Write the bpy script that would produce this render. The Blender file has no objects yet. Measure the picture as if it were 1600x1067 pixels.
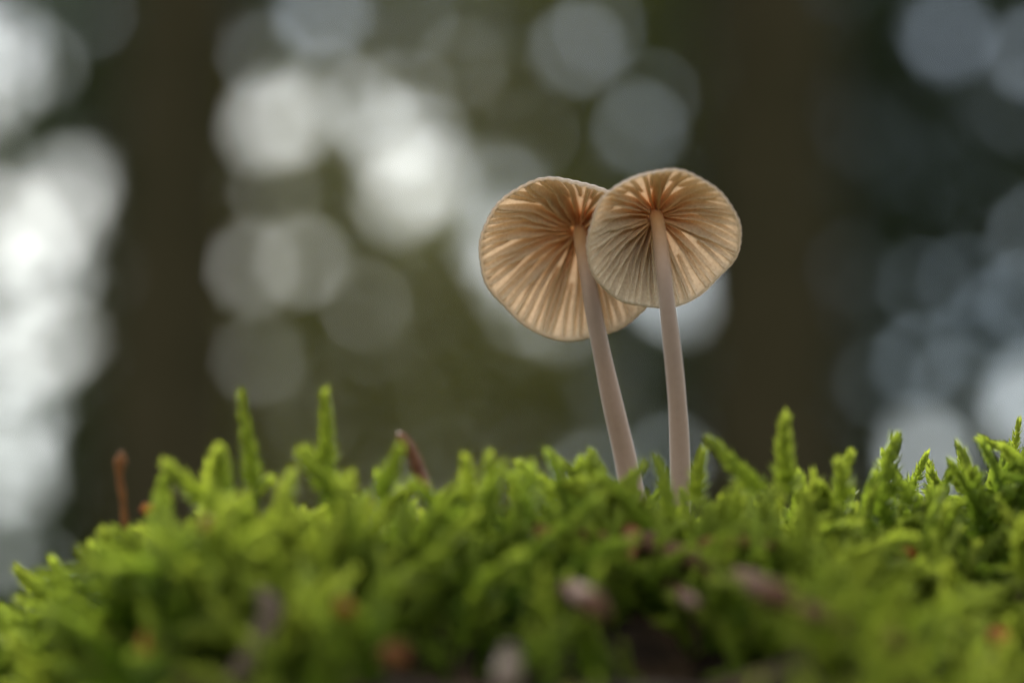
import bpy, math, random
import numpy as np
from mathutils import Vector, Matrix, Euler

random.seed(7)
rng = np.random.default_rng(7)
C = bpy.context.scene.collection
SC = bpy.context.scene
R = math.radians

# ------------------------------------------------------------------ camera
CAM_H, PITCH, LENS, SENS = 0.40, 12.0, 100.0, 36.0
cam = bpy.data.cameras.new('camera')
cam.lens, cam.sensor_width = LENS, SENS
cam.clip_start, cam.clip_end = 0.01, 2000
cam.dof.use_dof = True
cam.dof.focus_distance = 0.3365
cam.dof.aperture_fstop = 8.2
cam.dof.aperture_blades = 9
cam.dof.aperture_rotation = R(8)
cam_o = bpy.data.objects.new('camera', cam)
cam_o.location = (0, 0, CAM_H)
cam_o.rotation_euler = (R(90 + PITCH), 0, 0)
C.objects.link(cam_o)
SC.camera = cam_o
CM = Matrix.Translation((0, 0, CAM_H)) @ Euler((R(90 + PITCH), 0, 0)).to_matrix().to_4x4()
CR = np.array(CM.to_3x3())
K = SENS / LENS                       # frame width at 1 m depth


def P(px, py, depth):
    """photo pixel (1600 wide) and depth in metres -> world point"""
    return CM @ Vector(((px - 800) / 1600 * K * depth, -(py - 533.5) / 1600 * K * depth, -depth))


def pix(pts):
    """world points (n,3) -> photo pixels and depth"""
    q = (np.asarray(pts) - np.array([0, 0, CAM_H])) @ CR
    d = -q[:, 2]
    return 800 + q[:, 0] / d * 1600 / K, 533.5 - q[:, 1] / d * 1600 / K, d


# ------------------------------------------------------------------ sky, sun, exposure
SUN_EL, SUN_AZ = 41.0, -13.0          # azimuth from +Y, negative = towards -X
w = bpy.data.worlds.new('World'); SC.world = w; w.use_nodes = True
nt = w.node_tree; N = nt.nodes; L = nt.links
bg = N['Background']; bg.inputs['Strength'].default_value = 0.068
sky = N.new('ShaderNodeTexSky'); sky.sky_type = 'NISHITA'; sky.sun_disc = False
sky.sun_elevation = R(SUN_EL); sky.sun_rotation = R(SUN_AZ)
sky.air_density, sky.dust_density, sky.ozone_density = 1.2, 0.6, 1.6
# broken white cloud over the blue, the same kind of sky all round
tc = N.new('ShaderNodeTexCoord')
mp = N.new('ShaderNodeMapping'); mp.inputs['Scale'].default_value = (2.2, 2.2, 4.0)
mp.inputs['Location'].default_value = (0.35, 0.0, 0.2)
no = N.new('ShaderNodeTexNoise'); no.inputs['Scale'].default_value = 1.3; no.inputs['Detail'].default_value = 4
rp = N.new('ShaderNodeValToRGB'); rp.color_ramp.elements[0].position = 0.36; rp.color_ramp.elements[1].position = 0.55
mx = N.new('ShaderNodeMix'); mx.data_type = 'RGBA'
mx.inputs['B'].default_value = (13.2, 13.3, 12.4, 1)
L.new(tc.outputs['Generated'], mp.inputs['Vector']); L.new(mp.outputs['Vector'], no.inputs['Vector'])
L.new(no.outputs['Fac'], rp.inputs['Fac']); L.new(rp.outputs['Color'], mx.inputs['Factor'])
L.new(sky.outputs['Color'], mx.inputs['A']); L.new(mx.outputs['Result'], bg.inputs['Color'])

sun = bpy.data.lights.new('sun', 'SUN'); sun.energy = 4.5; sun.angle = R(20); sun.color = (1, 0.96, 0.9)
sun_o = bpy.data.objects.new('sun', sun); C.objects.link(sun_o)
sd = Vector((math.sin(R(SUN_AZ)) * math.cos(R(SUN_EL)), math.cos(R(SUN_AZ)) * math.cos(R(SUN_EL)), math.sin(R(SUN_EL))))
sun_o.rotation_euler = sd.to_track_quat('Z', 'Y').to_euler()

vs = SC.view_settings
vs.view_transform, vs.look, vs.gamma, vs.use_curve_mapping = 'Standard', 'None', 1.0, False
vs.exposure = 1.35
SC.cycles.use_denoising = True
SC.cycles.max_bounces = 10
SC.cycles.transmission_bounces = 8
SC.cycles.use_adaptive_sampling = False

# ------------------------------------------------------------------ helpers


def mesh(name, v, f, mat=None, col=None, smooth=False):
    """v (n,3) floats, f (m,k) ints -> mesh data; col (n,3) -> colour attribute 'tint'"""
    v = np.asarray(v, dtype=np.float32).reshape(-1, 3)
    me = bpy.data.meshes.new(name)
    if isinstance(f, np.ndarray):
        k = f.shape[1]
        me.vertices.add(len(v)); me.vertices.foreach_set('co', v.ravel())
        me.loops.add(f.size); me.loops.foreach_set('vertex_index', f.astype(np.int32).ravel())
        me.polygons.add(len(f)); me.polygons.foreach_set('loop_start', np.arange(0, f.size, k, dtype=np.int32))
        me.update(calc_edges=True); me.validate()
    else:
        me.from_pydata(v.tolist(), [], f); me.update()
    if col is not None:
        a = me.color_attributes.new('tint', 'FLOAT_COLOR', 'POINT')
        c4 = np.ones((len(v), 4), dtype=np.float32); c4[:, :3] = col
        a.data.foreach_set('color', c4.ravel())
    if smooth:
        me.polygons.foreach_set('use_smooth', np.ones(len(me.polygons), dtype=bool))
    if mat: me.materials.append(mat)
    return me


def link(name, me, parent=None, loc=None):
    o = bpy.data.objects.new(name, me); C.objects.link(o)
    if loc is not None: o.location = loc
    if parent is not None: o.parent = parent
    return o


def tag(o, label=None, cat=None, group=None, kind=None):
    if label: o['label'] = label
    if cat: o['category'] = cat
    if group: o['group'] = group
    if kind: o['kind'] = kind
    return o


def empty(name, loc, label, cat, group=None):
    o = link(name, None, None, loc); o.empty_display_size = 0.01
    return tag(o, label, cat, group)


def spline(pts, n):
    """Catmull-Rom through pts -> n samples"""
    p = np.array([list(q) for q in pts], float)
    p = np.vstack([2 * p[0] - p[1], p, 2 * p[-1] - p[-2]])
    t = np.linspace(0, len(p) - 3 - 1e-9, n); i = t.astype(int); u = (t - i)[:, None]
    a, b, c, d = p[i], p[i + 1], p[i + 2], p[i + 3]
    return 0.5 * ((2 * b) + (c - a) * u + (2 * a - 5 * b + 4 * c - d) * u ** 2 + (3 * b - a - 3 * c + d) * u ** 3)


def tube(path, rad, seg=10, cap=True, wob=0.0, sq=1.0):
    """path (n,3), rad (n,) -> verts, quad list"""
    path = np.asarray(path, float); n = len(path)
    rad = np.broadcast_to(rad, n)
    t = np.gradient(path, axis=0); t /= np.linalg.norm(t, axis=1)[:, None]
    up = np.array([0.31, 0.95, 0.05]) if abs(t[0, 1]) < 0.8 else np.array([0, 0, 1.0])
    v = []
    for i in range(n):
        a = np.cross(t[i], up); a /= np.linalg.norm(a); b = np.cross(a, t[i])
        for k in range(seg):
            th = 2 * math.pi * k / seg
            rr = rad[i] * (1 + wob * rng.uniform(-1, 1))
            v.append(path[i] + rr * (math.cos(th) * a + sq * math.sin(th) * b))
    f = []
    for i in range(n - 1):
        for k in range(seg):
            f.append((i * seg + k, i * seg + (k + 1) % seg, (i + 1) * seg + (k + 1) % seg, (i + 1) * seg + k))
    if cap:
        v.append(path[0]); v.append(path[-1]); b0, b1 = len(v) - 2, len(v) - 1
        for k in range(seg):
            f.append((b0, (k + 1) % seg, k)); f.append((b1, (n - 1) * seg + k, (n - 1) * seg + (k + 1) % seg))
    return np.array(v), f


def material(name, color, rough=0.8, spec=0.3, trans=0.0, noise=None, attr=False, bump=None, tcol=None):
    """diffuse principled mixed with a translucent lobe; noise=(scale, colour2); bump=(scale, strength, distance)"""
    m = bpy.data.materials.new(name); m.use_nodes = True
    nt = m.node_tree; N = nt.nodes; L = nt.links
    pb = N['Principled BSDF']; out = N['Material Output']
    pb.inputs['Roughness'].default_value = rough
    pb.inputs['Specular IOR Level'].default_value = spec
    tcn = N.new('ShaderNodeTexCoord')
    if attr:
        a = N.new('ShaderNodeAttribute'); a.attribute_name = 'tint'; src = a.outputs['Color']
    else:
        c = N.new('ShaderNodeRGB'); c.outputs[0].default_value = (*color, 1); src = c.outputs[0]
    if noise:
        ns = N.new('ShaderNodeTexNoise'); ns.inputs['Scale'].default_value = noise[0]; ns.inputs['Detail'].default_value = 5
        L.new(tcn.outputs['Object'], ns.inputs['Vector'])
        rr = N.new('ShaderNodeValToRGB'); rr.color_ramp.elements[0].position = 0.4; rr.color_ramp.elements[1].position = 0.62
        L.new(ns.outputs['Fac'], rr.inputs['Fac'])
        mi = N.new('ShaderNodeMix'); mi.data_type = 'RGBA'
        L.new(rr.outputs['Color'], mi.inputs['Factor']); L.new(src, mi.inputs['A'])
        if attr:
            mu = N.new('ShaderNodeMix'); mu.data_type = 'RGBA'; mu.blend_type = 'MULTIPLY'; mu.inputs['Factor'].default_value = 1
            L.new(src, mu.inputs['A']); mu.inputs['B'].default_value = (*noise[1], 1); L.new(mu.outputs['Result'], mi.inputs['B'])
        else:
            mi.inputs['B'].default_value = (*noise[1], 1)
        src = mi.outputs['Result']
    L.new(src, pb.inputs['Base Color'])
    nrm = None
    if bump:
        nb = N.new('ShaderNodeTexNoise'); nb.inputs['Scale'].default_value = bump[0]; nb.inputs['Detail'].default_value = 6
        L.new(tcn.outputs['Object'], nb.inputs['Vector'])
        bp = N.new('ShaderNodeBump'); bp.inputs['Strength'].default_value = bump[1]; bp.inputs['Distance'].default_value = bump[2]
        L.new(nb.outputs['Fac'], bp.inputs['Height']); L.new(bp.outputs['Normal'], pb.inputs['Normal']); nrm = bp
    if trans > 0:
        tr = N.new('ShaderNodeBsdfTranslucent')
        if tcol:
            mu = N.new('ShaderNodeMix'); mu.data_type = 'RGBA'; mu.blend_type = 'MULTIPLY'; mu.inputs['Factor'].default_value = 1
            L.new(src, mu.inputs['A']); mu.inputs['B'].default_value = (*tcol, 1); L.new(mu.outputs['Result'], tr.inputs['Color'])
        else:
            L.new(src, tr.inputs['Color'])
        if nrm: L.new(nrm.outputs['Normal'], tr.inputs['Normal'])
        ms = N.new('ShaderNodeMixShader'); ms.inputs['Fac'].default_value = trans
        L.new(pb.outputs[0], ms.inputs[1]); L.new(tr.outputs[0], ms.inputs[2]); L.new(ms.outputs[0], out.inputs['Surface'])
    return m


def vnoise(x, y, s, seed=0):
    """smooth value noise on arrays, cell size s, range 0..1"""
    x = np.asarray(x) / s; y = np.asarray(y) / s
    xi, yi = np.floor(x).astype(np.int64), np.floor(y).astype(np.int64); u, v = x - xi, y - yi
    u, v = u * u * (3 - 2 * u), v * v * (3 - 2 * v)
    def h(a, b):
        n = (a * 374761393 + b * 668265263 + seed * 1442695041) & 0xffffffff
        n = ((n ^ (n >> 13)) * 1274126177) & 0xffffffff
        return ((n ^ (n >> 16)) & 0xffff) / 65535.0
    return (h(xi, yi) * (1 - u) + h(xi + 1, yi) * u) * (1 - v) + (h(xi, yi + 1) * (1 - u) + h(xi + 1, yi + 1) * u) * v


# ------------------------------------------------------------------ forest floor
M_floor = material('leaf_litter', (0.05, 0.035, 0.02), 0.95, 0.1, noise=(3.0, (0.035, 0.04, 0.015)), bump=(20, 0.6, 0.05))
xs = np.concatenate([-np.geomspace(600, 1.5, 40), np.linspace(-1.4, 1.4, 21), np.geomspace(1.5, 600, 40)])
gx, gy = np.meshgrid(xs, xs)
gz = (vnoise(gx, gy, 1.7, 3) - .5) * 0.12 + (vnoise(gx, gy, 9, 4) - .5) * 0.3 - 0.1
n = len(xs); ii = np.arange(n * n).reshape(n, n)
fq = np.stack([ii[:-1, :-1], ii[:-1, 1:], ii[1:, 1:], ii[1:, :-1]], -1).reshape(-1, 4)
tag(link('ground', mesh('ground', np.stack([gx, gy, gz], -1), fq, M_floor, smooth=True)), 'brown leaf covered forest floor below the mossy mound', kind='structure')

# ------------------------------------------------------------------ mossy mound (ground form under the moss)
# silhouette of the moss tips in photo pixels, and the depth at which it stands
SIL_X = [-200, -60, 20, 70, 140, 185, 215, 255, 310, 420, 600, 800, 950, 1060, 1200, 1300, 1440, 1540, 1600, 1800]
SIL_Y = [1115, 1055, 1022, 1000, 975, 945, 898, 836, 798, 782, 778, 782, 786, 792, 783, 783, 793, 763, 740, 685]
SIL_D = [.308, .308, .308, .308, .307, .305, .300, .298, .296, .296, .297, .304, .312, .314, .309, .312, .325, .330, .332, .332]
crest = np.array([list(P(a, b, d)) for a, b, d in zip(SIL_X, SIL_Y, SIL_D)])
SHOOT = 0.007                                   # mean height of the moss over the soil


def tips(x, y):
    """height of the moss surface at world x, y"""
    zc = np.interp(x, crest[:, 0], crest[:, 2]); yc = np.interp(x, crest[:, 0], crest[:, 1])
    d = yc - y
    front = -0.32 * d - 4.5 * d ** 2
    back = -0.03 * (-d) - 1.2 * d ** 2
    z = zc + np.where(d > 0, front, back)
    z = z + (vnoise(x, y, 0.019, 11) - .5) * 0.016 * np.clip(d / 0.025, .2, 1) + (vnoise(x, y, 0.009, 12) - .5) * 0.003
    for hx, hy, hr, hd in HOLLOWS:
        z = z - hd * np.exp(-((x - hx) ** 2 + (y - hy) ** 2) / hr ** 2)
    return z


HOLLOWS = []


def on_moss(px, py, sink):
    """point where the line of sight through a pixel meets the moss, sunk a little below its tips"""
    for dep in np.arange(.20, .36, .0005):
        p = P(px, py, dep)
        if p.z < float(tips(p.x, p.y)) - sink: return p
    return P(px, py, .31)


_h = [(690, 945, 62), (330, 985, 66), (640, 880, 36), (1215, 945, 44), (1120, 985, 46), (1320, 960, 46), (1590, 845, 46), (1540, 905, 44),
      (820, 905, 40), (510, 1010, 60), (945, 975, 46), (1040, 900, 34), (130, 1030, 40), (900, 870, 30), (1440, 1000, 50)]
HOLLOWS = [(p.x, p.y, 1.25 * k * K / 1600 * .28, .014) for p, k in [(on_moss(a, b, 0), c) for a, b, c in _h]]
M_soil = material('peaty_soil', (0.018, 0.012, 0.008), 0.95, 0.15, noise=(160, (0.045, 0.028, 0.016)), bump=(500, 0.8, 0.002))
mxs = np.concatenate([np.linspace(-0.5, -0.125, 12), np.linspace(-0.12, 0.12, 121), np.linspace(0.125, 0.5, 12)])
mys = np.concatenate([np.linspace(0.02, 0.18, 10), np.linspace(0.185, 0.42, 118), np.linspace(0.43, 0.80, 12)])
gx, gy = np.meshgrid(mxs, mys)
gz = np.maximum(tips(gx, gy) - SHOOT - 0.002, -0.25)
ii = np.arange(gx.size).reshape(gx.shape)
fq = np.stack([ii[:-1, :-1], ii[:-1, 1:], ii[1:, 1:], ii[1:, :-1]], -1).reshape(-1, 4)
tag(link('mound', mesh('mound', np.stack([gx, gy, gz], -1), fq, M_soil, smooth=True)), 'dark peaty mound under the bright green moss', kind='structure')

# ------------------------------------------------------------------ moss
M_moss = material('moss', (0, 0, 0), 0.7, 0.15, trans=0.58, attr=True, tcol=(1.2, 1.2, 0.6))


def shoot_geo(length, nleaf, leaf, lean, curl, taper=0.75, spread=0.6, r=None):
    """one moss shoot growing up z: verts, tris, and 0..1 position along it"""
    r = r or rng
    m = 7
    t = np.linspace(0, 1, m)
    a0 = r.uniform(0, 2 * math.pi)
    ang = lean + curl * t ** 1.5
    dx = np.sin(ang); dz = np.cos(ang)
    sx = np.concatenate([[0], np.cumsum((dx[1:] + dx[:-1]) / 2)]) * length / (m - 1)
    sz = np.concatenate([[0], np.cumsum((dz[1:] + dz[:-1]) / 2)]) * length / (m - 1)
    path = np.stack([sx * math.cos(a0), sx * math.sin(a0), sz], 1)
    V, F, S = [], [], []
    # thin stem, triangular section
    rad = length * 0.022
    for i in range(m):
        for k in range(3):
            th = 2 * math.pi * k / 3
            V.append(path[i] + np.array([math.cos(th), math.sin(th), 0]) * rad * (1 - .7 * t[i])); S.append(t[i])
    for i in range(m - 1):
        for k in range(3):
            a, b = i * 3 + k, i * 3 + (k + 1) % 3
            F += [(a, b, b + 3), (a, b + 3, a + 3)]
    tang = np.gradient(path, axis=0); tang /= np.linalg.norm(tang, axis=1)[:, None]
    for q in range(nleaf):
        s = 0.12 + 0.88 * (q + r.uniform(0, .8)) / nleaf
        s = min(s, 1.0)
        c = np.array([np.interp(s, t, path[:, j]) for j in range(3)])
        tg = np.array([np.interp(s, t, tang[:, j]) for j in range(3)]); tg /= np.linalg.norm(tg)
        th = q * 2.399 + r.uniform(-.3, .3)
        u = np.cross(tg, [0.3, 0.2, 0.9]) if abs(tg[2]) < .9 else np.cross(tg, [1, 0.1, 0])
        u /= np.linalg.norm(u); vv = np.cross(tg, u)
        out = math.cos(th) * u + math.sin(th) * vv
        sp = spread * (1.15 - 0.75 * s) * r.uniform(.75, 1.3)
        d = tg * math.cos(sp) + out * math.sin(sp)
        wv = np.cross(d, out); wl = np.linalg.norm(wv)
        if wl < 1e-6: continue
        wv /= wl; nn = np.cross(wv, d)
        ll = leaf * (1 - (1 - taper) * s) * r.uniform(.8, 1.2) * (0.75 + .25 * min(1, s * 5))
        wd = ll * r.uniform(.17, .25)
        b = len(V)
        V += [c, c + d * ll * .42 + wv * wd + nn * wd * .35, c + d * ll * .42 - wv * wd + nn * wd * .35, c + d * ll * .45, c + d * ll - nn * ll * r.uniform(-.05, .22)]
        S += [s] * 5
        F += [(b, b + 1, b + 3), (b, b + 3, b + 2), (b + 1, b + 4, b + 3), (b + 3, b + 4, b + 2)]
    return np.array(V), np.array(F, dtype=np.int64), np.array(S), path


def branched(length, nleaf, leaf, lean, curl, nbr):
    V, F, S, path = shoot_geo(length, nleaf, leaf, lean, curl)
    Vs, Fs, Ss = [V], [F], [S]; off = len(V)
    for b in range(nbr):
        s = (b + .8) / (nbr + 1.2); i = int(s * 6)
        v, f, q, _ = shoot_geo(length * rng.uniform(.28, .45) * (1.2 - s), int(nleaf * .35), leaf * .7, 0, .25)
        ax = rng.uniform(0, 2 * math.pi)
        M = np.array(Euler((math.cos(ax) * 1.0, math.sin(ax) * 1.0, rng.uniform(0, 6))).to_matrix())
        Vs.append(v @ M.T + path[i]); Fs.append(f + off); Ss.append(q * .4 + .5); off += len(v)
    return np.vstack(Vs), np.vstack(Fs), np.concatenate(Ss)


VAR = []
for k in range(10):
    VAR.append(shoot_geo(1.0, 84, 0.185, rng.uniform(0, .25), rng.uniform(.1, .9), .6, rng.uniform(.75, 1.1))[:3])
for k in range(6):
    VAR.append(branched(1.0, 64, 0.165, rng.uniform(.05, .3), rng.uniform(.3, 1.0), 4))

MOSS_A = np.array([0.230, 0.290, 0.042]); MOSS_B = np.array([0.060, 0.135, 0.007]); MOSS_C = np.array([0.41, 0.43, 0.115])


def moss_color(nv, s, u):
    """u: 0..1 hue of the shoot, s: position along it; young tips are yellower"""
    base = MOSS_B * (1 - u) + MOSS_A * u
    c = base[None, :] * (1 - .35 * s[:, None]) + MOSS_C[None, :] * (.35 * s[:, None])
    return c * rng.uniform(.85, 1.15)


Vb, Fb, Cb, off = [], [], [], 0
cnt = 0
while cnt < 3900:
    x = rng.uniform(-0.085, 0.085); y = rng.uniform(0.205, 0.40)
    d = float(np.interp(x, crest[:, 0], crest[:, 1])) - y
    if d < -0.03 and rng.random() < .75: continue
    if (d > 0.02 or d < -.012) and rng.random() < .4: continue
    # bare hollows on the front slope
    hol = vnoise(x + 5, y + 5, 0.015, 21)
    hdep = sum(math.exp(-((x - hx) ** 2 + (y - hy) ** 2) / hr ** 2) for hx, hy, hr, hd in HOLLOWS)
    if hdep > .3 and rng.random() < .9: continue
    if d > 0.014 and hol < .40 and rng.random() < .94: continue
    e = 0.002
    gxn = float(tips(x + e, y) - tips(x - e, y)) / (2 * e); gyn = float(tips(x, y + e) - tips(x, y - e)) / (2 * e)
    nrm = Vector((-gxn, -gyn, 1)).normalized()
    sidew = rng.normal(0, .42, 2)
    up = (nrm * .55 + Vector((0, 0, .6)) + Vector((sidew[0], sidew[1], 0)) * (1.0 if d < .01 else 1.6)).normalized()
    ln = SHOOT * rng.uniform(.95, 1.8)
    if d < 0.01: ln *= rng.choice([.7, .85, .95, 1.1, 1.2])
    q = up.to_track_quat('Z', 'Y').to_matrix() @ Matrix.Rotation(rng.uniform(0, 6.28), 3, 'Z')
    v, f, s = VAR[rng.integers(len(VAR))]
    fat = rng.uniform(.95, 1.4)
    A = np.array(q) * ln * np.array([fat, fat, 1])[None, :]
    z0 = float(tips(x, y)) - SHOOT * rng.uniform(1.0, 1.5)
    Vb.append(v @ A.T + np.array([x, y, z0])); Fb.append(f + off); off += len(v)
    u = np.clip(vnoise(x, y, 0.012, 31) * 1.3 - .15 + rng.uniform(-.25, .25), 0, 1)
    Cb.append(moss_color(len(v), s, u)); cnt += 1
tag(link('moss', mesh('moss', np.vstack(Vb), np.vstack(Fb), M_moss, np.vstack(Cb))), 'dense bright green feathery moss covering the mound', 'moss', kind='stuff')

# shoots that stand out of the mass one by one: base pixel, tip pixel, depth, leaf scale, label
TALL = [
    ((402, 790), (376, 622), .312, 1.0, 'tall slender moss shoot standing upright beside the plump one'),
    ((500, 790), (508, 618), .312, 1.15, 'tall plump moss shoot standing upright next to the slender one'),
    ((1236, 790), (1226, 660), .318, 1.35, 'thick upright moss shoot beyond the mushroom stems, taller than its neighbours'),
    ((1205, 780), (1112, 690), .318, 1.2, 'moss shoot leaning hard towards the mushroom stems'),
    ((1085, 800), (1098, 712), .322, 1.2, 'short broad moss shoot touching the straighter mushroom stem'),
    ((590, 790), (622, 705), .306, 1.2, 'yellow green moss shoot leaning against the brown needle'),
    ((545, 790), (472, 712), .308, 1.2, 'yellowish moss shoot leaning at the foot of the plump tall shoot'),
    ((735, 800), (728, 722), .310, 1.15, 'upright moss shoot, one of two side by side near brown needle'),
    ((772, 800), (765, 718), .310, 1.15, 'slimmer upright moss shoot, the other of two side by side'),
    ((905, 800), (815, 728), .322, 1.2, 'arched moss shoot reaching away from the bent mushroom stem'),
    ((932, 800), (922, 716), .326, 1.1, 'pale moss shoot standing just before the bent mushroom stem'),
    ((1410, 790), (1446, 712), .340, .9, 'sharp little moss shoot against the low pale sky gap'),
    ((1462, 780), (1452, 726), .340, .9, 'small dark moss shoot hooked over beside sharp one'),
    ((1400, 800), (1372, 745), .340, .8, 'tiny dark tipped moss shoot at the edge of the low pale sky gap'),
    ((1560, 760), (1592, 660), .340, .9, 'slender hooked moss shoot rising highest on the mound shoulder'),
    ((1510, 770), (1500, 712), .338, .9, 'small bushy moss shoot below the highest hooked one'),
    ((330, 800), (262, 728), .306, 1.2, 'moss shoot leaning out over the mound edge beside the orange scrap'),
    ((345, 800), (346, 705), .308, 1.1, 'short moss shoot at the foot of the tall slender one'),
    ((190, 870), (165, 838), .310, 1.2, 'drooping moss shoot low on the mound edge below the reddish stalk'),
    ((95, 960), (32, 893), .318, 1.2, 'arching moss frond lowest on the falling edge of the mound'),
    ((1320, 800), (1312, 728), .318, 1.2, 'broad rounded moss shoot beside a dark gap'),
]
for (b, t, dep, ls, lab) in TALL:
    dep -= .008 if b[0] < 1350 else 0          # rooted where the crest stands
    pb_, pt_ = P(*b, dep), P(*t, dep - 0.001)
    ax = pt_ - pb_; ln = ax.length
    v, f, s, path = shoot_geo(1.0, max(36, int(ln / 0.00010)), 0.0021 * ls / ln, .03, .28, .55, .9)
    q = np.array(ax.normalized().to_track_quat('Z', 'Y').to_matrix())
    end = path[-1]
    # turn the shoot so that its tip falls on the tip point
    q0 = np.array(Vector(end).normalized().rotation_difference(Vector((0, 0, 1))).to_matrix())
    v = (v @ q0.T / np.linalg.norm(end)) @ q.T * ln
    o = empty('moss_shoot', pb_, lab, 'moss shoot', 'taller moss shoots along the crest')
    ns = 21
    col = moss_color(len(v), s, rng.uniform(.45, 1.0))
    fs = f[:36]; fl = f[36:]
    link('stem', mesh('shoot_stem', v[:ns], fs, M_moss, col[:ns]), o)
    link('leaves', mesh('shoot_leaves', v[ns:], fl - ns, M_moss, col[ns:]), o)

# ------------------------------------------------------------------ mushrooms


def mushroom_mats():
    def make(name, ramp, trans, axis_scale, rough, fine, tint):
        """colour by distance from the stem (object space), a little fibre noise, translucent flesh"""
        m = bpy.data.materials.new(name); m.use_nodes = True
        nt = m.node_tree; N = nt.nodes; L = nt.links; pb = N['Principled BSDF']; out = N['Material Output']
        a = N.new('ShaderNodeAttribute'); a.attribute_name = 'tint'
        tcn = N.new('ShaderNodeTexCoord')
        ns = N.new('ShaderNodeTexNoise'); ns.inputs['Scale'].default_value = fine; ns.inputs['Detail'].default_value = 4
        L.new(tcn.outputs['Object'], ns.inputs['Vector'])
        mu = N.new('ShaderNodeMix'); mu.data_type = 'RGBA'; mu.blend_type = 'MULTIPLY'; mu.inputs['Factor'].default_value = 1
        rr = N.new('ShaderNodeValToRGB')
        pb.inputs['Sheen Weight'].default_value = .25
        rr.color_ramp.elements[0].color = (*ramp, 1); rr.color_ramp.elements[0].position = .3
        rr.color_ramp.elements[1].color = (1, 1, 1, 1); rr.color_ramp.elements[1].position = .6
        L.new(ns.outputs['Fac'], rr.inputs['Fac']); L.new(a.outputs['Color'], mu.inputs['A']); L.new(rr.outputs['Color'], mu.inputs['B'])
        pb.inputs['Roughness'].default_value = rough; pb.inputs['Specular IOR Level'].default_value = .25
        L.new(mu.outputs['Result'], pb.inputs['Base Color'])
        bp = N.new('ShaderNodeBump'); bp.inputs['Strength'].default_value = .35; bp.inputs['Distance'].default_value = .0001
        L.new(ns.outputs['Fac'], bp.inputs['Height']); L.new(bp.outputs['Normal'], pb.inputs['Normal'])
        tr = N.new('ShaderNodeBsdfTranslucent')
        m2 = N.new('ShaderNodeMix'); m2.data_type = 'RGBA'; m2.blend_type = 'MULTIPLY'; m2.inputs['Factor'].default_value = 1
        m2.inputs['B'].default_value = (*tint, 1); L.new(mu.outputs['Result'], m2.inputs['A']); L.new(m2.outputs['Result'], tr.inputs['Color'])
        ms = N.new('ShaderNodeMixShader'); ms.inputs['Fac'].default_value = trans
        L.new(pb.outputs[0], ms.inputs[1]); L.new(tr.outputs[0], ms.inputs[2]); L.new(ms.outputs[0], out.inputs['Surface'])
        return m
    return (make('cap_flesh', (.82, .78, .74), .62, 1, .6, 2600, (1, .975, .93)),
            make('gill_flesh', (.83, .78, .71), .42, 1, .6, 3200, (1, .97, .92)),
            make('stem_flesh', (.95, .94, .93), .3, 1, .45, 1500, (1, .9, .82)))


M_cap, M_gill, M_stem = mushroom_mats()
CREAM = np.array([.82, .725, .585]); GLOW_ORANGE = np.array([.86, .53, .24]); SKIN = np.array([.60, .52, .47])  # orange is backlight glowing through the thick centre, painted into the tint


def inner_h(r, Rr):      # height of the flesh's underside over the rim plane
    return 0.79 * Rr * (1 - np.clip(r / Rr, 0, 1) ** 2.1)


def outer_h(r, Rr):
    return 0.79 * Rr * (1 - np.clip(r / Rr, 0, 1) ** 2.1) + 0.055 * Rr * (1 - 0.55 * (r / Rr) ** 2)


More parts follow.
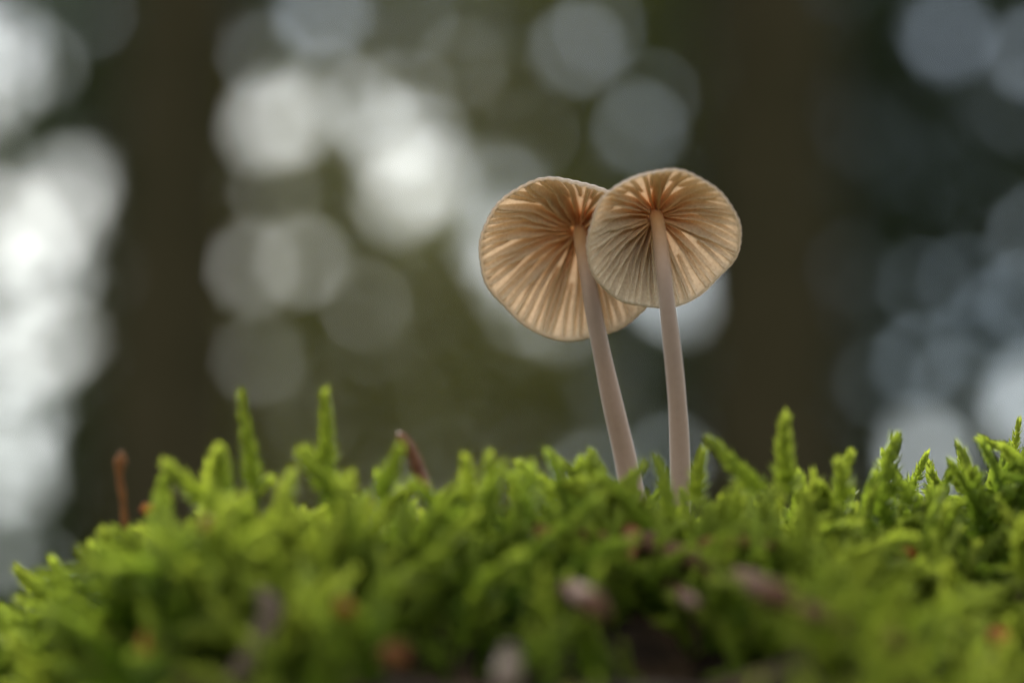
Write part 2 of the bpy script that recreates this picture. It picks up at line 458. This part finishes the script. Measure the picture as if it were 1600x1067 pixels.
def mushroom(apex_px, Rr, axis_dir, stem_pts, stem_r, base_pt, n_full, seed, label):
    g = np.random.default_rng(seed)
    ax = Vector(axis_dir).normalized()
    q = ax.to_track_quat('Z', 'Y').to_matrix()
    root = empty('mushroom', base_pt, label, 'mushroom', 'pair of backlit mushrooms')
    # cap: object-space z is the cap axis, origin on the rim plane; placed so that the underside's centre sits on apex
    apex = P(*apex_px)
    org = apex - ax * (0.75 * Rr)
    nf = n_full
    A = 240; rs = np.concatenate([[0.0], np.linspace(.06, 1, 26)])
    wave = [(3, .018, g.uniform(0, 6)), (5, .012, g.uniform(0, 6)), (7, .008, g.uniform(0, 6)), (11, .006, g.uniform(0, 6))]
    def rimw(th):
        s = 0
        for k, am, ph in wave: s = s + am * np.sin(k * th + ph)
        return s
    def zwave(th, rr):
        return Rr * (.020 * np.sin(3 * th + wave[0][2] * 2) + .014 * np.sin(4 * th + 1.3 * wave[1][2])) * rr ** 3
    th = np.linspace(0, 2 * math.pi, A, endpoint=False)
    # jittered gill angles, shared by the flesh (striate furrows) and the blades
    gth = (np.arange(nf) + g.uniform(-.24, .24, nf)) * 2 * math.pi / nf
    def furrow(t, rr):
        k = np.cos((t * nf * 2))
        return k
    vt, vb, ct, cb = [], [], [], []
    for r0 in rs:
        sc = 1 + rimw(th) * r0 ** 2 + 0.004 * furrow(th, r0) * r0 ** 6
        rad = Rr * r0 * sc
        zt = outer_h(np.full(A, Rr * r0), Rr) + zwave(th, r0) + Rr * .006 * furrow(th, r0) * r0 ** 2 * (1 - .3 * r0)
        zb = inner_h(np.full(A, Rr * r0), Rr) + zwave(th, r0) + Rr * .006 * furrow(th, r0) * r0 ** 2
        bulge = 1 + .028 * math.exp(-((r0 - .93) / .07) ** 2)
        vt.append(np.stack([rad * np.cos(th) * bulge, rad * np.sin(th) * bulge, zt], 1))
        vb.append(np.stack([rad * np.cos(th) * (.985 if r0 > .98 else 1), rad * np.sin(th) * (.985 if r0 > .98 else 1), zb], 1))
        dk = np.clip(1 - r0, 0, 1)
        ct.append(np.repeat((SKIN * (1 - .35 * dk))[None], A, 0))
        o_ = np.exp(-(r0 / .30) ** 2)
        cb.append(np.repeat((CREAM * (1 - o_) + GLOW_ORANGE * o_)[None], A, 0))  # backlit glow painted into the underside round the stem joint
    nr = len(rs)
    V = np.vstack(vt + vb); col = np.vstack(ct + cb)
    F = []
    for i in range(nr - 1):
        for k in range(A):
            k2 = (k + 1) % A
            F.append((i * A + k, i * A + k2, (i + 1) * A + k2, (i + 1) * A + k))
            j = (nr + i) * A
            F.append((j + k, j + A + k, j + A + k2, j + k2))
    for k in range(A):
        k2 = (k + 1) % A
        F.append(((nr - 1) * A + k, (nr - 1) * A + k2, (2 * nr - 1) * A + k2, (2 * nr - 1) * A + k))
    B = np.array(q)
    def toworld(v): return v @ B.T
    cap = link('cap', mesh('cap', toworld(V), np.array(F), M_cap, col, smooth=True), root)
    cap.location = org - base_pt
    # gills: thin blades hanging from the flesh towards the rim plane
    def blade(t0, r_in, depth, tk, tier):
        m, kz = 22, 4
        rr = np.linspace(r_in, .975, m)
        ph = g.uniform(0, 6); am = g.uniform(.008, .024); fr = g.uniform(5, 10)
        tw = am * np.sin(fr * rr + ph) / np.clip(rr, .25, 1) * (rr - r_in)
        lean = g.normal(0, .10)
        V, col = [], []
        for side in (-1, 1):
            for i in range(m):
                r0 = rr[i]; t = t0 + tw[i]
                zt = inner_h(np.array([Rr * r0]), Rr)[0] + zwave(t, r0) + .012 * Rr * (1 - r0 ** 4)
                u = (r0 - r_in) / (1 - r_in)
                if tier == 0:
                    prof = np.interp(r0, [0, .12, .25, .5, .75, .92, 1], [.10, .19, .22, .20, .14, .065, .006])
                else:
                    prof = depth * np.interp(u, [0, .15, .45, .8, 1], [.004, .07, .13, .08, .006])
                prof = (prof * depth if tier == 0 else prof) * Rr * (1 + .09 * math.sin(11 * r0 + ph) + .04 * math.sin(27 * r0 + 2 * ph))
                rim_s = 1 + rimw(t) * r0 ** 2
                for j in range(kz + 1):
                    w_ = j / kz
                    hw = tk * Rr * ((1 - w_) ** 1.5 * 1.5 + .2) * (.55 + .45 * r0)
                    cx, cy = math.cos(t), math.sin(t); px_, py_ = -cy, cx
                    ofs = side * hw + lean * w_ * prof
                    V.append((Rr * r0 * rim_s * cx + px_ * ofs, Rr * r0 * rim_s * cy + py_ * ofs, zt - prof * w_))
                    o_ = math.exp(-(r0 / .38) ** 2)
                    col.append((CREAM * (1 - o_) + GLOW_ORANGE * o_) * tone)  # gills carry the same painted glow towards the centre
        F = []
        W_ = kz + 1
        for side in range(2):
            for i in range(m - 1):
                for j in range(kz):
                    a = side * m * W_ + i * W_ + j
                    fq_ = (a, a + W_, a + W_ + 1, a + 1)
                    F.append(fq_ if side == 0 else fq_[::-1])
        s1 = m * W_
        for i in range(m - 1):
            a = i * W_ + kz; b = a + s1
            F.append((a, a + W_, b + W_, b))
        for j in range(kz):
            for i in (0, m - 1):
                a = i * W_ + j; b = a + s1
                F.append((a, a + 1, b + 1, b))
        return np.array(V), F, np.array(col)
    for i in range(nf):
        tone = g.uniform(.93, 1.05)
        v, f, c = blade(gth[i], .10, g.uniform(.85, 1.15), .0225, 0)
        link('gill', mesh('gill', toworld(v), f, M_gill, c, smooth=True), cap)
        nx = gth[(i + 1) % nf] + (2 * math.pi if i == nf - 1 else 0)
        tone = g.uniform(.93, 1.05)
        v, f, c = blade((gth[i] + nx) / 2 + g.normal(0, .015), g.uniform(.36, .64), g.uniform(.85, 1.2), .0205, 1)
        link('gill', mesh('gill', toworld(v), f, M_gill, c, smooth=True), cap)
    # stem
    pts = [apex + ax * .04 * Rr] + [P(*p) for p in stem_pts]
    n = 60
    path = spline(pts, n)
    rad = np.interp(np.linspace(0, 1, n), np.linspace(0, 1, len(stem_r)), stem_r)
    rad = rad * (1 + .02 * np.sin(np.linspace(0, 26, n) + seed))
    v, f = tube(path - np.array(base_pt), rad, 28, True)
    tt = np.concatenate([np.repeat(np.linspace(0, 1, n), 28), [0, 1]])
    top_ = np.exp(-(tt / .22) ** 2)[:, None]
    LOW = np.array([.33, .245, .205]); HI = np.array([.42, .25, .15])
    k = np.clip(tt * 2.2, 0, 1)[:, None]
    col = (HI * (1 - k) + LOW * k) * (1 - top_) + GLOW_ORANGE * .95 * top_  # stem top tinted with the backlit orange glow as well
    link('stem', mesh('stem', v, f, M_stem, col, smooth=True), root)
    return root


def axis_from(dx, dy, theta):
    """cap axis: theta degrees off the line of sight, leaning towards picture direction (dx, dy up)"""
    h = math.hypot(dx, dy); s, c = math.sin(R(theta)), math.cos(R(theta))
    return CM.to_3x3() @ Vector((dx / h * s, dy / h * s, -c))


# straighter mushroom in front, bent one behind
PXM = K / 1600 * 0.336                      # metres per photo pixel near the caps
D1, D2 = 0.334, 0.3485
mushroom((1023, 334, D1), 118.5 * PXM, axis_from(-8, 43, 31), 
         [(1028, 350, D1 - .0025), (1035, 405, D1 - .0055), (1043, 480, D1 - .0060), (1056, 600, D1 - .0045), (1062, 700, D1 - .003), (1064, 830, D1 - .002)],
         [.00075, .00082, .00087, .00094, .00108, .00116, .00122], P(1064, 812, D1 - .002), 27, 5,
         'translucent cream mushroom with straighter stem, its round cap overlapping the other cap')
mushroom((905, 356, D2), 146 * PXM, axis_from(17, 56, 33),
         [(908, 375, D2 - .003), (918, 432, D2 - .006), (934, 520, D2 - .0065), (955, 620, D2 - .005), (978, 720, D2 - .003), (1000, 830, D2 - .002)],
         [.0008, .00088, .00094, .00105, .00122, .0014, .0015], P(998, 815, D2 - .002), 30, 9,
         'translucent cream mushroom with leaning bent stem, its wider cap half behind the other')

# ------------------------------------------------------------------ twigs, needles and scraps in the moss
M_twig = material('twig_bark', (.10, .05, .03), .85, .15, noise=(900, (.06, .03, .02)), bump=(1800, .6, .0003))
M_needle = material('dry_needle', (.12, .045, .018), .6, .4, noise=(700, (.08, .025, .012)))
M_grey = material('weathered_wood', (.085, .062, .045), .9, .1, noise=(800, (.06, .045, .035)), bump=(1500, .6, .0003))
M_orange = material('orange_leaf', (.36, .12, .02), .6, .3, trans=.35, noise=(500, (.24, .06, .015)))
M_red = material('russet_bark', (.16, .065, .022), .8, .15, noise=(700, (.08, .035, .014)), bump=(1500, .6, .0003))


def twig(name, pts, r0, r1, mat, label, cat, knob=None, sq=1.0):
    w3 = [P(*p) for p in pts] if name != 'twig' else [on_moss(p[0], p[1], .0008) for p in pts]
    n = max(10, 5 * len(w3))
    path = spline(w3, n)
    base = Vector(path[0])
    rad = np.linspace(r0, r1, n) * (1 + rng.uniform(-.12, .12, n))
    if knob:
        tt = np.linspace(0, 1, n); rad = rad * (1 + knob * np.exp(-((tt - .85) / .12) ** 2))
    rad[-3:] *= np.array([.92, .75, .35]); rad[:2] *= np.array([.4, .8])
    v, f = tube(path - path[0], rad, 8, True, .06, sq)
    return tag(link(name, mesh(name, v, f, mat, smooth=True), None, base), label, cat)


def scrap(name, px, py, dep, wpx, hpx, rot, mat, label, cat, bend=.35, group=None):
    """curled flake with thickness: pixel centre, size in pixels at its depth"""
    k = K / 1600 * dep; a, b = wpx * k / 2, hpx * k / 2
    U = np.linspace(-1, 1, 9); Wd = np.linspace(-1, 1, 6)
    v, f = [], []
    for lay in (0, 1):
        for u in U:
            hh = (1 - abs(u) ** 2.4) ** .6 * (1 + .12 * math.sin(7 * u + px))
            for w_ in Wd:
                v.append((a * u, bend * a * (u * u + .6 * w_ * w_) + lay * .00025, b * w_ * hh + .1 * b * math.sin(3 * u + py)))
    n1 = len(U) * len(Wd); m = len(Wd)
    for i in range(len(U) - 1):
        for j in range(m - 1):
            q = (i * m + j, i * m + j + 1, (i + 1) * m + j + 1, (i + 1) * m + j)
            f.append(q); f.append(tuple(x + n1 for x in q[::-1]))
        for j in (0, m - 1):
            x, y = i * m + j, (i + 1) * m + j
            f.append((x, y, y + n1, x + n1))
    o = link(name, mesh(name, v, f, mat, smooth=True), None, on_moss(px, py, -.0005) if py > 790 else P(px, py, dep))
    o.rotation_euler = (R(PITCH) + rng.uniform(-.3, .3), R(rot), rng.uniform(-.3, .3))
    return tag(o, label, cat, group)


twig('dry_needle', [(668, 775, .311), (655, 735, .311), (640, 700, .3105), (622, 676, .310)], .0008, .0006, M_needle, 'brown dry needle poking up out of the moss crest', 'needle')
twig('dry_stalk', [(196, 830, .308), (192, 780, .308), (187, 740, .308), (190, 704, .308)], .0004, .00045, M_red, 'thin russet stalk with swollen tip at the mound edge', 'stalk', knob=.7)
twig('twig', [(990, 838, .300), (1060, 868, .296), (1130, 893, .293), (1190, 918, .291), (1245, 945, .290)], .0013, .0011, M_twig, 'pinkish brown twig lying aslant in moss below the mushrooms', 'twig')
twig('twig', [(1245, 945, .289), (1290, 965, .287), (1330, 985, .285)], .0009, .0006, M_twig, 'thin broken twig end continuing past the pinkish brown twig', 'twig')
twig('twig', [(815, 826, .303), (860, 838, .301), (920, 842, .300), (965, 850, .300)], .0012, .0009, M_red, 'dark russet twig half buried below the bent mushroom', 'twig')
twig('twig', [(985, 815, .305), (985, 850, .301), (978, 885, .298)], .0011, .0008, M_red, 'short upright russet twig below the mushroom stems', 'twig')
twig('twig', [(360, 1075, .262), (385, 1040, .264), (410, 990, .268), (425, 955, .272), (405, 920, .276)], .0013, .0010, M_grey, 'bent grey twig standing in a dark hollow of the moss', 'twig')
twig('twig', [(790, 1080, .262), (795, 1040, .264), (798, 1010, .266)], .0014, .0011, M_grey, 'stub of grey brown twig low in the moss', 'twig')
twig('twig', [(1090, 850, .302), (1150, 846, .302), (1210, 853, .302)], .0007, .0006, M_red, 'fine russet twig lying level above the pinkish twig', 'twig')
twig('twig', [(1030, 905, .288), (1060, 925, .286), (1090, 945, .285)], .0010, .0007, M_twig, 'short brown twig just under the pinkish twig', 'twig')
twig('twig', [(880, 915, .286), (915, 935, .284), (950, 962, .282)], .0013, .0011, M_twig, 'stout brown twig piece beside a dark hollow', 'twig')
scrap('leaf_scrap', 334, 832, .296, 62, 42, 15, M_red, 'russet leaf scrap on the mound slope below the tall shoots', 'leaf scrap')
scrap('leaf_scrap', 238, 796, .304, 40, 26, -10, M_orange, 'orange leaf scrap on the mound edge beside the russet stalk', 'leaf scrap')
scrap('leaf_scrap', 262, 770, .305, 36, 24, 30, M_grey, 'pale pinkish leaf scrap above the orange one', 'leaf scrap')
scrap('leaf_scrap', 1418, 866, .296, 34, 34, 20, M_orange, 'small round orange leaf scrap on the slope under the low pale sky gap', 'leaf scrap')
scrap('leaf_scrap', 1572, 1000, .268, 70, 46, 35, M_orange, 'large orange leaf scrap low on the slope', 'leaf scrap')
scrap('leaf_scrap', 1545, 1038, .264, 56, 50, -10, M_grey, 'greyish leaf scrap below the large orange one', 'leaf scrap')
scrap('bark_flake', 1395, 1000, .270, 84, 40, 8, M_twig, 'pinkish brown bark flake low in the moss', 'bark flake')
scrap('bark_flake', 615, 1025, .266, 50, 44, 20, M_red, 'russet bark flake deep in a dark hollow', 'bark flake')
scrap('leaf_scrap', 232, 1010, .270, 34, 60, 0, M_orange, 'narrow rusty leaf scrap upright among low moss', 'leaf scrap')
scrap('leaf_scrap', 532, 950, .278, 34, 26, 10, M_orange, 'dull yellow leaf scrap above the russet flake', 'leaf scrap')
scrap('bark_flake', 800, 880, .292, 44, 20, 35, M_grey, 'grey bark sliver in the hollow below the needle', 'bark flake')
scrap('leaf_scrap', 548, 798, .306, 30, 22, 60, M_grey, 'pale grey scrap caught in moss below the plump shoot', 'leaf scrap')

# ------------------------------------------------------------------ trees behind: big trunks
M_bark = material('bark', (.034, .028, .014), .95, .1, noise=(6, (.022, .020, .009)), bump=(14, .9, .03))
M_bark2 = material('smooth_bark', (.075, .062, .045), .9, .15, noise=(9, (.05, .042, .03)), bump=(30, .5, .01))


def trunk_mesh(h, r, lean, rnd, flare=.5, n=26, seg=18, rough=.05):
    zz = np.linspace(0, h, n)
    path = np.stack([lean[0] * zz + .04 * r * np.sin(zz * 1.3 + rnd), lean[1] * zz + .04 * r * np.cos(zz + rnd), zz], 1)
    rad = r * (1 - .75 * zz / h) + r * flare * np.exp(-zz / (1.2 * r))
    return tube(path, rad, seg, True, rough)


def leaf_cloud(centers, size, mat_cols, flat=.6):
    """one folded two-face leaf per centre: verts, quads, colours"""
    nl = len(centers)
    s = size * rng.uniform(.75, 1.25, nl)
    d = rng.normal(0, 1, (nl, 3)); d[:, 2] -= .3; d /= np.linalg.norm(d, axis=1)[:, None]
    # most blades turned broadside to the light that comes from the open side
    e = np.cross(d, rng.normal(0, .45, (nl, 3)) + np.array([0, 1.0, .3])); e /= np.linalg.norm(e, axis=1)[:, None]
    nrm = np.cross(d, e)
    L_ = s[:, None]
    v = np.stack([centers - d * L_ * .5, centers - d * L_ * .1 + e * L_ * .42 + nrm * L_ * .08, centers + d * L_ * .58, centers - d * L_ * .1 - e * L_ * .42 + nrm * L_ * .08,], 1)
    f = np.arange(nl * 4).reshape(nl, 4)
    f2 = np.concatenate([f[:, [0, 1, 2]], f[:, [0, 2, 3]]])
    ci = rng.integers(0, len(mat_cols), nl)
    col = np.array(mat_cols)[ci] * rng.uniform(.7, 1.25, (nl, 1))
    return v.reshape(-1, 3), f2, np.repeat(col, 4, 0)


M_leaf = material('tree_leaf', (0, 0, 0), .6, .25, trans=.6, attr=True, tcol=(1.2, 1.25, .6))
M_fir = material('fir_needles', (0, 0, 0), .7, .2, trans=.2, attr=True)


def big_tree(px, dep, r, h, lean, label, seed):
    b = P(px, 533, dep); b.z = -.12
    o = empty('tree', b, label, 'tree', 'large trunks in the wood')
    v, f = trunk_mesh(h, r, lean, seed)
    tr = link('trunk', mesh('trunk', v, f, M_bark, smooth=True), o)
    cen = []
    for k in range(26):
        z = h * (.68 + .32 * k / 25); a = k * 2.4 + seed; ln = (1.15 - (z / h - .68) * 2.6) * 1.9
        tip = np.array([lean[0] * z + math.cos(a) * ln, lean[1] * z + math.sin(a) * ln, z - .25 * ln])
        p0 = np.array([lean[0] * z, lean[1] * z, z])
        vv, ff = tube(np.stack([p0, (p0 + tip) / 2 + [0, 0, .1], tip]), np.array([.05, .03, .01]), 6)
        link('limb', mesh('limb', vv, ff, M_bark, smooth=True), tr)
        for q in range(90):
            u = rng.uniform(.25, 1.05)
            cen.append(p0 + (tip - p0) * u + rng.normal(0, .16, 3) * [1, 1, .6])
    vv, ff, cc = leaf_cloud(np.array(cen), .17, [(.03, .055, .015), (.04, .07, .02)])
    link('crown', mesh('crown', vv, ff, M_fir, cc), o)
    return o


big_tree(262, 8.0, .215, 13.0, (.010, 0), 'large dark trunk beside the wide bright gap in the wood', 1)
big_tree(1205, 8.4, .24, 13.0, (.004, 0), 'large dark trunk behind the mushroom caps in the wood', 2)

# ------------------------------------------------------------------ young trees that close the view, with gaps where the sky shows
LSKY = 2.9      # luminance of sky in picture terms, used to size the gaps
# centre pixel, brightness of the blurred disc it makes
GAPS = [
    (-60, 40, 0.30), (-30, 90, 0.34), (5, 60, 0.30), (10, 120, 0.30), (-40, 170, 0.26), (-20, 240, 0.12),
    (117, 283, 0.27), (100, 335, 0.26), (60, 380, 0.30), (20, 340, 0.26), (-30, 330, 0.26), (-20, 400, 0.30), (85, 430, 0.26), (40, 450, 0.26), (0, 490, 0.30),
    (90, 535, 0.24), (50, 555, 0.26), (0, 580, 0.30), (-50, 520, 0.26), (-40, 620, 0.26), (40, 650, 0.18), (15, 700, 0.30), (30, 745, 0.21), (-30, 760, 0.26), (-10, 850, 0.12), (50, 880, 0.05),
    (65, 100, .05), (140, 20, .03),
    (505, 18, .26), (412, 92, .05), (428, 190, .36), (410, 200, .14), (470, 180, .16), (520, 130, .08), (570, 165, .18), (612, 215, .36), (650, 282, .36), (682, 275, .22), (625, 310, .2), (660, 215, .08), (640, 150, .05),
    (397, 418, .13), (472, 408, .14), (430, 300, .03), (400, 560, .03), (570, 480, .03),
    (785, 375, .34), (805, 420, .2), (835, 480, .10), (870, 500, .05), (790, 300, .10),
    (905, 75, .10), (835, 208, .055), (1000, 200, .09), (1020, 150, .035), (720, 100, .03), (940, 40, .04), (640, 30, .05), (730, 20, .02),
    (1040, 440, .46), (1060, 470, .14), (925, 745, .05), (1045, 715, .07), (960, 600, .025),
    (1480, 55, .19), (1612, 85, .16), (1590, 170, .02),
    (1440, 712, .5), (1446, 722, .26), (1610, 640, .48), (1620, 600, .16), (1600, 465, .08), (1560, 490, .02), (1440, 445, .03), (1435, 560, .06), (1505, 440, .03), (1520, 530, .03), (1615, 365, .05), (1375, 600, .015), (1490, 610, .03), (1330, 420, .01),
]
DW = 10.0
GA = np.array(GAPS); GRAD = 76 * np.sqrt(GA[:, 2] / LSKY)

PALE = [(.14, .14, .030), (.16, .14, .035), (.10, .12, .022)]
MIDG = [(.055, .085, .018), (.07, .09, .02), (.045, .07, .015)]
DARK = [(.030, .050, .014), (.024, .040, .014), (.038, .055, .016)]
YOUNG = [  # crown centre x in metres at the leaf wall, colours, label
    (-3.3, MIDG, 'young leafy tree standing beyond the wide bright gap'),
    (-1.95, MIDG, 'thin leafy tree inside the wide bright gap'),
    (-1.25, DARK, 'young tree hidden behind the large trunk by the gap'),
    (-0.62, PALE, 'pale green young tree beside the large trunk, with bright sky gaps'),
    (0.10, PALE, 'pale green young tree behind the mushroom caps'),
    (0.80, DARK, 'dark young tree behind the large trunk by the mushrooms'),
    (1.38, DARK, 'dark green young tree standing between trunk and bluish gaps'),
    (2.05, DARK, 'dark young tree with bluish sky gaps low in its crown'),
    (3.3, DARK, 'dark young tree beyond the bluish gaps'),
]
tx = np.array([a[0] for a in YOUNG])
# leaf positions: jittered lattice over the wall, three layers deep
sp = 0.024
cx = np.arange(-2.55, 2.55, sp); cz = np.arange(0.75, 4.25, sp)
allc = []
for lay in range(4):
    X, Z = np.meshgrid(cx, cz)
    X = X + rng.uniform(-.6, .6, X.shape) * sp; Z = Z + rng.uniform(-.6, .6, X.shape) * sp
    Y = DW * math.cos(R(PITCH)) + (lay - 1.5) * .3 + rng.uniform(-.2, .2, X.shape) + .25 * np.sin(X * 2.1)
    allc.append(np.stack([X, Y, Z], -1).reshape(-1, 3))
inner = np.vstack(allc)
# coarser leaves beyond what the picture shows
nO = 14000
ox = rng.uniform(-4.4, 4.4, nO); oz = rng.uniform(.2, 5.2, nO); oy = 9.8 + rng.normal(0, .45, nO)
keep = (np.abs(ox) > 2.45) | (oz < .85) | (oz > 4.1)
outer = np.stack([ox, oy, oz], 1)[keep]


def carve(c, half):
    px, py, _ = pix(c)
    ok = np.ones(len(c), bool)
    for (gx_, gy_, _l), gr in zip(GAPS, GRAD):
        jit = 1 + .25 * np.sin(3 * np.arctan2(py - gy_, px - gx_) + gx_)
        ok &= (px - gx_) ** 2 + (py - gy_) ** 2 > ((gr * jit) + half) ** 2
    return c[ok]


inner = carve(inner, 5.0); outer = carve(outer, 12.0)
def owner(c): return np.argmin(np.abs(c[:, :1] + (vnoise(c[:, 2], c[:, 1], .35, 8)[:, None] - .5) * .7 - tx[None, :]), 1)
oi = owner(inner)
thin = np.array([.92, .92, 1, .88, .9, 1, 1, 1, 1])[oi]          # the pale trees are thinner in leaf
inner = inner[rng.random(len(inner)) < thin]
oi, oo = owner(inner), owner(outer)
for k, (x0, cols, lab) in enumerate(YOUNG):
    b = Vector((x0, DW - .1 + .15 * (k % 3), -.1))
    o = empty('young_tree', b, lab, 'tree', 'young trees closing the wood')
    v, f = trunk_mesh(5.0, .04, (0, 0), k, 1.0, 20, 8, .04)
    tr = link('trunk', mesh('trunk', v, f, M_bark2, smooth=True), o)
    for q in range(12):
        z = 1.0 + q * .33; a = q * 2.4 + k; p0 = np.array([0, 0, z]); ln = .55 - .02 * q
        tip = p0 + np.array([math.cos(a) * ln, math.sin(a) * ln * .6, .3])
        vv, ff = tube(np.stack([p0, (p0 + tip) / 2 + [0, 0, .04], tip]), np.array([.012, .008, .004]), 5)
        link('limb', mesh('limb', vv, ff, M_bark2, smooth=True), tr)
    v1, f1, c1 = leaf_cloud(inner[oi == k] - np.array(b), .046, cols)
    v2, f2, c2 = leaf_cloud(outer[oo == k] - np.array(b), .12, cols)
    link('crown', mesh('crown', np.vstack([v1, v2]), np.vstack([f1, f2 + len(v1)]), M_leaf, np.vstack([c1, c2])), o)
